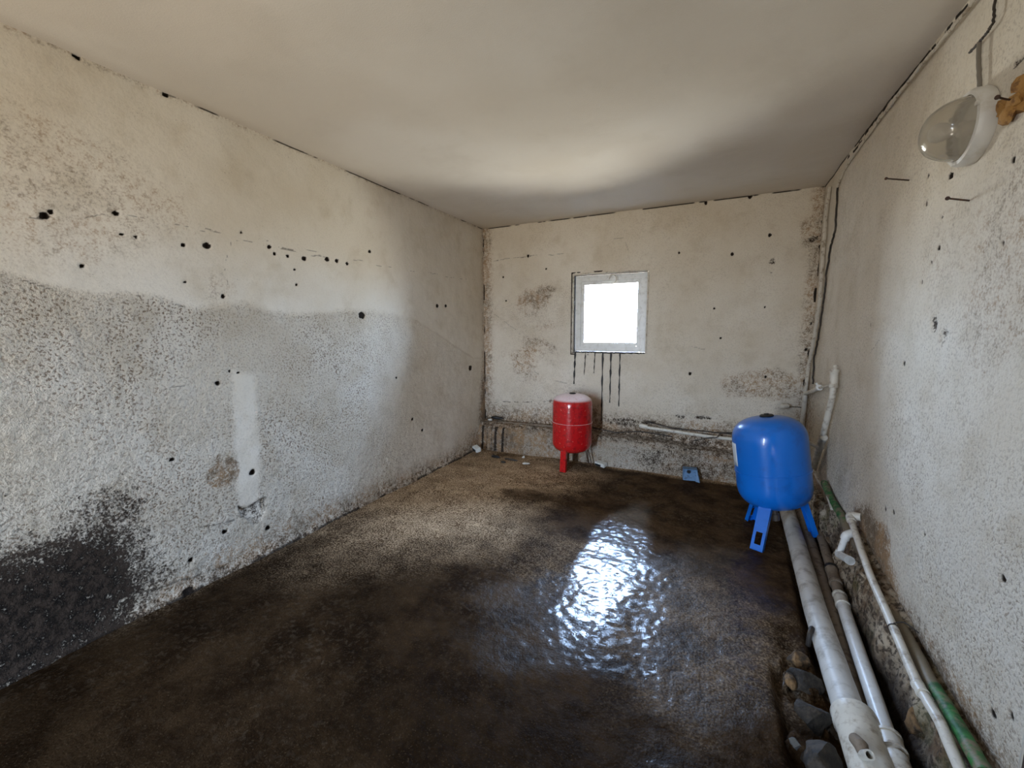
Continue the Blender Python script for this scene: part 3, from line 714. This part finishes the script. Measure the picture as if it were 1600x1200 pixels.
# grey drain with its collar
dr = empty('drain_pipe', (.46, 1.7, -.02), 'thick grey drain pipe running from under the blue tank to a wide collar', 'pipe')
dr.location = (0, 0, 0)
A = [Vector((.500, 3.40, .030)), Vector((.480, 2.75, .028)), Vector((.455, 2.07, .026)), Vector((.450, 1.56, .026))]
bm = bmesh.new(); tube(bm, sub(A, 10, .0006), .045, 28); link('pipe_run', bm, M_DRAIN, dr)
bm = bmesh.new(); ca = Vector((.460, 1.56, .020)); cb = Vector((.460, 1.10, .018))
tube(bm, [ca, ca+Vector((0, -.006, 0)), ca+Vector((0, -.05, 0)), ca+Vector((0, -.055, 0)), cb], [.056, .062, .062, .058, .058], 32); link('collar', bm, M_PVC, dr)
bm = bmesh.new(); s0 = Vector((.428, 1.345, .078)); hollow(bm, s0, s0+Vector((.004, -.030, .034)), .0125, .0085); link('spigot', bm, M_PVC, dr)
bm = bmesh.new(); tube(bm, [s0+Vector((-.004, .055, -.006)), s0+Vector((0, .02, .010)), s0+Vector((.002, -.004, .004))], [.016, .018, .0135], 14); link('spigot_boss', bm, M_DUST, dr)
# mud-coated pipe beside it
B2 = [Vector((.582, 3.30, .006)), Vector((.556, 2.75, .002)), Vector((.522, 2.07, -.010)), Vector((.498, 1.57, -.016))]
bm = bmesh.new(); bp = sub(B2, 10, .0015); tube(bm, bp, [.034-.008*i/len(bp) for i in range(len(bp))], 20)
tag(link('drain_pipe', bm, M_DUST), 'mud-coated brown pipe pressed against the right side of the grey drain pipe', 'pipe')
# 50 mm waste pipe
wp = empty('waste_pipe', (0, 0, 0), 'white waste pipe with ribbed couplings lying in the trench right of the grey drain pipe', 'pipe')
Wp = [at(1281, 808, 2, .035), at(1292, 850, 2, .035), at(1306, 928, 2, .035), at(1334, 1005, 2, .035), at(1365, 1090, 2, .035), at(1377, 1145, 2, .035), at(1398, 1215, 2, .035)]
Wp = [Vector((.640, 3.18, .035)), Vector((.600, 2.62, .035)), Vector((.572, 2.24, .035)), Vector((.545, 1.80, .035)), Vector((.528, 1.50, .033)), Vector((.512, 1.15, .03))]
bm = bmesh.new(); tube(bm, sub(Wp[2:], 8, .0004), .0245, 22); link('pipe_run', bm, M_PVCC, wp)
bm = bmesh.new(); tube(bm, sub(Wp[:3], 8, .0008), .0225, 20); o = link('pipe_run', bm, M_DUST, wp); o['label'] = 'far length of the pipe coated in dried mud'
def alongW(y):
    for a_, b_ in zip(Wp[:-1], Wp[1:]):
        if b_.y <= y <= a_.y: return a_.lerp(b_, (a_.y-y)/(a_.y-b_.y))
sleeve(wp, alongW(2.52), alongW(2.36), .027, M_DUST); sleeve(wp, alongW(2.27), alongW(2.18), .0275, M_PVC)
sleeve(wp, alongW(1.50), alongW(1.44), .034, M_PVC); sleeve(wp, alongW(1.43), alongW(1.17), .030, M_PVC)
bm = bmesh.new(); tube(bm, [alongW(1.48)+Vector((-.005, 0, 0)), alongW(1.48)+Vector((-.042, -.004, .012))], .020, 14); link('branch', bm, M_PVC, wp)
bm = bmesh.new(); p_ = alongW(2.53); tube(bm, [p_, alongW(2.505)], .029, 16); link('clamp', bm, M_BLACK, wp)
# small white supply pipe on the rubble with elbow into the wall
sp = empty('supply_pipe', (0, 0, 0), 'thin white water pipe on the rubble, turning into the right wall by an elbow', 'pipe')
Sp = [at(1328, 808, 0, .625), at(1345, 858, 0, .618), at(1360, 900, 0, .61), at(1390, 967, 0, .605), at(1435, 1072, 0, .60), at(1469, 1129, 0, .60), at(1504, 1210, 0, .60)]
bm = bmesh.new(); tube(bm, sub(Sp, 5, .0005), .0135, 16); link('pipe_run', bm, M_PVC, sp)
e1 = Sp[0]; bm = bmesh.new(); tube(bm, fillet([e1+(Sp[1]-e1).normalized()*.03, e1+Vector((0, .01, .006)), Vector((XR-.002, e1.y-.01, e1.z+.012))], .02), .0185, 16); link('elbow', bm, M_PVC, sp)
sleeve(sp, Sp[4]+(Sp[5]-Sp[4])*-.05, Sp[4]+(Sp[5]-Sp[4])*.25, .0165, M_PVC)
bm = bmesh.new(); c0 = Sp[3]+(Sp[4]-Sp[3])*.14; dd = (Sp[4]-Sp[3]).normalized()
tube(bm, [c0, c0+dd*.004], .0155, 14); tube(bm, fillet([c0+Vector((.0, 0, .014)), c0+Vector((.03, .01, .024)), c0+Vector((.06, -.02, .012))], .02), .002, 6); link('cable_tie', bm, M_CABLE, sp)
# short loose stub with two elbows
st_ = empty('pipe_stub', (0, 0, 0), 'short white pipe stub with two elbows on the rubble under the thin white pipe', 'pipe')
q0, q1 = at(1322, 836, 0, .590), at(1311, 866, 0, .575); q2 = at(1328, 876, 0, .575)
bm = bmesh.new(); tube(bm, [q0, q1], .0135, 14); link('pipe_run', bm, M_PVCC, st_)
bm = bmesh.new(); tube(bm, fillet([q1+(q0-q1)*.15, q1, q2], .02), .0175, 14); tube(bm, [q2-(q2-q1)*.15, q2], [.018, .019], 14); link('elbow', bm, M_PVCC, st_)
bm = bmesh.new(); tube(bm, fillet([q0+(q1-q0)*.2, q0, q0+Vector((.030, .02, .008))], .02), .0180, 14); link('elbow', bm, M_PVCC, st_)
# green pipe in the angle of wall and rubble
G1 = [at(1288, 755, 0, .640), at(1300, 782, 0, .640), at(1315, 806, 0, .642), at(1326, 830, 0, .642), at(1362, 892, 0, .652), at(1412, 985, 0, .648), at(1457, 1070, 0, .642), at(1487, 1117, 0, .640), at(1540, 1210, 0, .636)]
bm = bmesh.new(); tube(bm, sub(G1, 8, .001), .0185, 16, wob=.08)
tag(link('green_pipe', bm, M_GREEN), 'mossy green pipe along the foot of the right wall behind the thin white pipe', 'pipe')

# corner pipework behind the blue tank
cw = empty('corner_pipework', (0, 0, 0), 'white pipes with tees and valve climbing the far right corner behind the blue tank', 'pipe')
X1 = .632
c1 = [at(1258, 618, 0, .640), at(1256, 640, 0, .640), at(1252, 672, 0, .640), at(1248, 705, 0, .640)]
bm = bmesh.new(); tube(bm, sub(c1, 5), .0165, 14); link('riser', bm, M_PVC, cw)
T1 = [at(1304, 578, 0, X1), at(1301, 618, 0, X1), at(1291, 660, 0, X1), at(1283, 692, 0, X1), at(1277, 712, 0, X1), at(1270, 731, 0, X1)]
bm = bmesh.new(); tube(bm, sub(T1, 6), .0165, 16); o = link('riser', bm, M_PVC, cw)
bm = bmesh.new(); hollow(bm, T1[0], T1[0]+Vector((0, 0, .03)), .010, .006, 12); link('stub', bm, M_PVC, cw)
sleeve(cw, at(1304, 577, 0, X1), at(1302, 606, 0, X1), .022, M_PVC, 'tee'); sleeve(cw, at(1287, 683, 0, X1), at(1280, 700, 0, X1), .022, M_PVC)
sleeve(cw, at(1279, 703, 0, X1), at(1275, 718, 0, X1), .020, M_PVC); sleeve(cw, at(1273, 722, 0, X1), at(1270, 733, 0, X1), .021, M_PVC, 'elbow')
bm = bmesh.new(); v0 = at(1301, 601, 0, X1); v1 = at(1280, 606, 0, .64); v2 = at(1270, 611, 0, .64); v3 = at(1258, 615, 0, .64)
tube(bm, [v0, v1], .008, 10); tube(bm, fillet([v1, v2, v3, c1[1]], .015), .014, 12); link('cross_pipe', bm, M_PVC, cw)
bm = bmesh.new(); tube(bm, [v1+Vector((0, -.012, .004)), v1+Vector((0, .02, -.004))], .020, 12); tube(bm, [v1, v1+Vector((-.02, 0, .032))], .007, 8); link('valve', bm, M_PVCC, cw)
bm = bmesh.new(); w0 = at(1282, 697, 0, X1); tube(bm, fillet([w0, at(1273, 697, 0, .60), at(1262, 690, 0, .56)], .02), .011, 12); link('branch', bm, M_PVC, cw)
bm = bmesh.new(); tube(bm, sub(fillet([T1[5], at(1278, 750, 0, .636), at(1291, 768, 0, .632), at(1300, 795, 0, .622)], .03), 2), .0085, 10); link('hose', bm, M_WCABLE, cw)
# tap with wire on the back wall
tp = empty('valve', at(1225, 635, 1, YB-.07), 'cream stop valve on a thin wire at the back wall just above the blue tank', 'valve')
bm = bmesh.new(); tube(bm, [(-.03, 0, 0), (-.02, 0, 0), (.02, 0, .004), (.035, 0, .004)], [.013, .022, .022, .013], 14); tube(bm, [(0, .08, 0), (0, 0, 0)], .012, 10); link('valve_body', bm, M_PVC, tp)
bm = bmesh.new(); p1 = at(1256, 637, 1, YB-.07)-tp.location; tube(bm, sub([(.03, 0, .002), p1], 6, .001), .003, 6); link('lever_wire', bm, M_CABLE, tp)

# conduits up the corner
def cable(name, pts, r, mat, label, cat='cable', jit=.002, n=8, seg_=8):
    bm = bmesh.new(); tube(bm, sub(pts, n, jit), r, seg_); return tag(link(name, bm, mat), label, cat)
cable('conduit', [at(1296, 292, 0, .648), at(1290, 340, 0, .648), at(1286, 400, 0, .648), at(1283, 440, 0, .648), at(1281, 470, 0, .648), at(1272, 530, 0, .648), at(1264, 570, 0, .648), at(1258, 618, 0, .644)], .013, M_WCABLE,
      'plaster-smeared conduit rising in the far right corner to the ceiling', 'conduit', .0022)
cable('cable', [at(1309, 292, 0, .655), at(1305, 360, 0, .655), at(1298, 385, 0, .655), at(1291, 430, 0, .655), at(1287, 470, 0, .655), at(1278, 530, 0, .655), at(1272, 560, 0, .655), at(1270, 600, 0, .655)], .006, M_CABLE,
      'dark cable hanging beside the conduit in the far right corner', jit=.002)
cable('cable', [at(1309, 292, 0, .652), at(1318, 268, 0, .652), at(1332, 246, 0, .652), at(1372, 190, 0, .652), at(1440, 102, 0, .652), at(1484, 48, 0, .652), at(1516, 8, 0, .652), at(1545, -35, 0, .652)], .006, M_WCABLE,
      'painted-over cable clipped along the top of the right wall under the ceiling')
cable('cable', [at(1560, -40, 0, .655), at(1555, 0, 0, .655), at(1552, 35, 0, .655), at(1543, 50, 0, .655), at(1530, 66, 0, .655), at(1515, 82, 0, .655)], .0035, M_CABLE,
      'thin dark cable coming down the right wall from the ceiling above the lamp', jit=.0012)
cable('cable', [at(1530, 66, 0, .655), at(1529, 95, 0, .655), at(1531, 138, 0, .655)], .0058, simple('grey_cable_sheath', (.20, .18, .15), .6), 'thick grey cable dropping into the top of the wall lamp', jit=.0006)

# ================================================================== wall lamp
lm = empty('wall_lamp', (XR, 1.790, 1.845), 'round bulkhead lamp with a clear ribbed glass bowl on the right wall', 'lamp', rot=(0, -math.pi/2, 0))
# local z points into the room
bm = bmesh.new(); lathe(bm, [(0, .0), (.100, .0), (.104, .006), (.104, .030), (.098, .040), (.088, .042), (.084, .034), (.080, .016), (0, .014)], 56); link('base', bm, M_LAMPB, lm)
bm = bmesh.new()
prof = [(.086, .028)]
for i in range(15):
    a_ = math.pi/2*i/14; prof.append((.086*math.cos(a_)**.8 if i < 14 else 0, .034+.098*math.sin(a_)))
lathe(bm, prof, 72)
for v in bm.verts:
    an = math.atan2(v.co.y, v.co.x); r_ = math.hypot(v.co.x, v.co.y)
    if r_ > .01: k = 1+.010*math.cos(an*24); v.co.x *= k; v.co.y *= k
o = link('glass_bowl', bm, M_LAMPG, lm); md = o.modifiers.new('t', 'SOLIDIFY'); md.thickness = .003
bm = bmesh.new(); lathe(bm, [(0, .014), (.020, .014), (.020, .045), (.016, .048), (0, .048)], 24); link('socket', bm, M_LAMPB, lm)
bm = bmesh.new(); lathe(bm, [(.012, .048), (.016, .060), (.026, .080), (.028, .092), (.022, .108), (.010, .115), (0, .116)], 24); link('bulb', bm, M_BULB, lm)
for k in range(3):
    an = 2*math.pi*k/3+.9; c_ = Vector((.095*math.cos(an), .095*math.sin(an), .040)); bm = bmesh.new(); tube(bm, [c_, c_+Vector((0, 0, .008))], .006, 10); link('clip', bm, M_LAMPB, lm)
# foam plug
bm = bmesh.new(); fc = at(1592, 158, 0, XR)
for k in range(9):
    rock(bm, fc+Vector((random.uniform(-.012, .004), random.uniform(-.09, .06), random.uniform(-.03, .03)-.0)), (.018, .036, .026), 70+k, sub_=2)
o = link('foam_plug', bm, M_FOAM); tag(o, 'amber lump of hardened foam in the right wall beside the lamp', 'foam')
# nails
def nail(p0, p1, label, r=.0028, bend=0):
    p0, p1 = Vector(p0), Vector(p1); bm = bmesh.new()
    mid = p0.lerp(p1, .5)+Vector((0, 0, -bend)); pts = fillet([p0, mid, p1], .03) if bend else [p0, p1]
    tube(bm, pts, r, 10); sh = link('nail', bm, M_RUSTY)
    d = (p0-p1).normalized(); bm = bmesh.new(); tube(bm, [p0, p0+d*.003], .0055, 12); link('nail_head', bm, M_RUSTY, sh)
    return tag(sh, label, 'nail')
nail(at(1385, 279, 0, .575), at(1423, 282, 0, XR+.01), 'long rusty nail in the right wall, the farther one from the lamp')
nail(at(1481, 310, 0, .590), at(1519, 314, 0, XR+.01), 'long rusty nail sticking out of the right wall below the lamp', .0026)
nail(at(1559, 152, 0, .61), at(1596, 153, 0, XR+.01), 'bent nail driven through the amber foam beside the lamp', .0024, .006)

# ================================================================== services on the back ledge
yl = YB-.05
cable('ledge_pipe', [at(748, 658, 1, yl), at(800, 661, 1, yl), at(862, 666, 1, yl), at(905, 668, 1, yl)], .010, M_DUST, 'brown dusty pipe on the ledge from the left corner to the red tank', 'pipe', .0012)
cable('ledge_pipe', [at(812, 665, 1, yl-.035), at(840, 670, 1, yl-.035), at(880, 674, 1, yl-.035), at(925, 674, 1, yl-.03)], .010, M_WCABLE, 'lighter pipe on the ledge behind the red tank, lower of two', 'pipe', .0012)
cable('cable', [at(905, 664, 1, yl), at(930, 669, 1, yl), at(962, 676, 1, yl-.01), at(1000, 674, 1, yl-.02), at(1050, 682, 1, yl-.03)], .0055, M_CABLE, 'dark cable lying along the ledge right of the red tank', jit=.002)
rp = empty('ledge_pipe', (0, 0, 0), 'long white pipe on the back ledge running behind the blue tank', 'pipe')
bm = bmesh.new(); tube(bm, sub([at(1000, 666, 1, yl-.01), at(1060, 675, 1, yl-.01), at(1100, 681, 1, yl-.01), at(1160, 688, 1, yl-.01), at(1245, 694, 1, yl-.01)], 8, .0012), .0145, 14); link('pipe_run', bm, M_PVC, rp)
sleeve(rp, at(999, 664, 1, yl-.01), at(1012, 667, 1, yl-.01), .018, M_PVC)
cable('cable', [at(1010, 659, 1, yl+.015), at(1050, 669, 1, yl+.015), at(1100, 674, 1, yl+.015), at(1160, 680, 1, yl+.015)], .005, M_CABLE, 'dark cable following the top of the white ledge pipe', jit=.0025)
cable('cable', fillet([at(1085, 688, 1, yl-.06), at(1110, 684, 1, yl-.06), at(1121, 684, 1, yl-.06), at(1126, 676, 1, yl-.05), at(1145, 676, 1, yl-.03)], .03), .0045, M_CABLE, 'black looped cable end left of the blue tank on the ledge', jit=.0004, n=2)
# dark offcut lying on the ledge in the left corner
of = bmesh.new(); rock(of, at(778, 653, 1, yl), (.085, .03, .022), 5, sub_=2); tag(link('plastic_scrap', of, M_BLACK), 'crumpled black scrap on the ledge in the far left corner', 'scrap')
of = bmesh.new(); rock(of, at(766, 656, 1, yl-.03), (.032, .02, .012), 8); tag(link('plaster_lump', of, M_WBLK), 'whitish lump on the ledge in front of the black scrap', 'rubble')

# ================================================================== loose things on the floor
def prism(name, c, size, rz_, mat, label, cat, tilt=.0):
    bm = bmesh.new(); box(bm, (-size[0]/2, -size[1]/2, 0), (size[0]/2, size[1]/2, size[2]), size[2]*.15)
    o = link(name, bm, mat, smooth=False); o.location = c; o.rotation_euler = (tilt, tilt*.6, rz_); return tag(o, label, cat)
o = prism('switch_box', Vector((-.900, 3.742, .004)), (.105, .06, .034), -.35, M_WBLK, 'white plastic switch box on the floor right of the red tank', 'box', .12)
bm = bmesh.new(); box(bm, (-.045, -.034, .006), (.015, -.0295, .022)); link('opening', bm, M_BLACK, o, smooth=False)
o = prism('socket_box', Vector((-2.150, 3.60, .03)), (.10, .06, .045), -.6, M_WBLK, 'small white box fallen in the far left corner by the wall', 'box', .2)
bm = bmesh.new(); box(bm, (-.035, -.034, .008), (.035, -.0295, .030)); link('opening', bm, M_BLACK, o, smooth=False)
# pale blue bracket: a bent cover with an open front
bc = Vector((-.128, 3.70, .003)); br = empty('junction_box', bc, 'small pale blue broken junction box lying against the ledge between the tanks', 'box', rot=(0, 0, .15))
bm = bmesh.new(); box(bm, (-.065, -.03, 0), (.035, -.024, .095), .002)
for v in bm.verts: v.co.y += v.co.z*.35
link('face_plate', bm, M_BRK, br, False)
bm = bmesh.new(); box(bm, (-.065, -.024, .088), (.045, .05, .095), .002); box(bm, (-.065, -.02, 0), (-.059, .05, .09), .002); link('shell', bm, M_BRK, br, False)
bm = bmesh.new()
a_ = [(.030, -.045, 0), (.060, -.06, 0), (.040, -.012, .092), (.022, -.012, .092)]
v1 = [bm.verts.new(p) for p in a_]; v2 = [bm.verts.new((p[0]+.006, p[1]+.014, p[2])) for p in a_]
bm.faces.new(v1); bm.faces.new(v2[::-1])
for i in range(4): bm.faces.new((v1[i], v2[i], v2[(i+1) % 4], v1[(i+1) % 4]))
link('side_flap', bm, M_BRK, br, False)
bm = bmesh.new(); tube(bm, [(-.022, -.020, .072), (-.022, -.004, .072)], .014, 14); link('knockout', bm, M_BLACK, br)
# rubbish in front of the ledge, far left
db = [((775, 713), (.05, .03, .016), M_BLACK, 'black plastic scrap on the floor below the left end of the ledge'),
      ((800, 718), (.09, .014, .010), M_CABLE, 'dark stick on the floor below the left end of the ledge'),
      ((818, 714), (.022, .018, .014), M_WBLK, 'small round white chip on the floor left of the red tank'),
      ((822, 724), (.050, .025, .010), M_WBLK, 'flat pale flake on the floor left of the red tank, nearest the camera'),
      ((787, 722), (.035, .02, .012), M_CABLE, 'dark lump on the floor beside the dark stick')]
for i, ((px, py), r_, mt, lb) in enumerate(db):
    bm = bmesh.new(); p = at(px, py, 2, .008); p.y = min(p.y, 3.72); rock(bm, p, r_, 20+i, sub_=2)
    tag(link('debris', bm, mt), lb, 'debris')
# broken stones at the trench edge
M_PGS = simple('pale_grey_stone', (.12, .12, .11), .8, dirt=(.04, .03, .025))
sto = [((1247, 1030), (.040, .042, .030), M_ROCKO, 'ochre stone at the broken floor edge left of the grey drain pipe'),
       ((1266, 1066), (.058, .052, .04), M_ROCKD, 'dark stone under the ochre stone beside the grey drain pipe'),
       ((1268, 1116), (.056, .055, .05), M_ROCKD, 'squarish dark stone in the middle of the broken floor edge'),
       ((1282, 1185), (.060, .060, .055), M_ROCKD, 'large dark stone nearest the camera at the left of the drain collar'),
       ((1233, 1062), (.024, .035, .024), M_ROCKO, 'small ochre stone left of the dark stones'),
       ((1243, 1160), (.020, .018, .014), M_PGS, 'little pale grey stone beside the near dark stone')]
for i, ((px, py), r_, mt, lb) in enumerate(sto):
    p = at(px, py, 2, .0); p.x = min(p.x, .400-r_[0]*.85) if i < 4 else p.x
    bm = bmesh.new(); rock(bm, p+Vector((0, 0, -.006)), r_, 40+i, sub_=4); tag(link('stone', bm, mt), lb, 'stone')
# black hook at the pipe edge
bm = bmesh.new(); p = at(1267, 992, 2, .03); tube(bm, fillet([p+Vector((-.012, -.03, -.03)), p+Vector((-.010, -.028, .018)), p+Vector((0, .0, .030)), p+Vector((.008, .025, .014)), p+Vector((.008, .03, -.02))], .02), .009, 10)
tag(link('hook', bm, M_CABLE), 'dark curved hook at the left edge of the grey drain pipe', 'hook')
# stones showing in the far side of the trench
for i, (px, py, r_, mt) in enumerate([(1378, 1075, (.03, .045, .035), M_ROCKO), (1425, 1128, (.03, .05, .05), M_ROCKO), (1392, 1130, (.02, .03, .03), M_ROCKD)]):
    p = at(px, py, 0, .605); bm = bmesh.new(); rock(bm, p+Vector((.012, 0, 0)), r_, 60+i, sub_=3)
    tag(link('stone', bm, mt), ['brown stone in the trench wall right of the white waste pipe', 'large brown stone in the trench wall under the thin white pipe', 'dark stone low in the trench between the two brown stones'][i], 'stone')
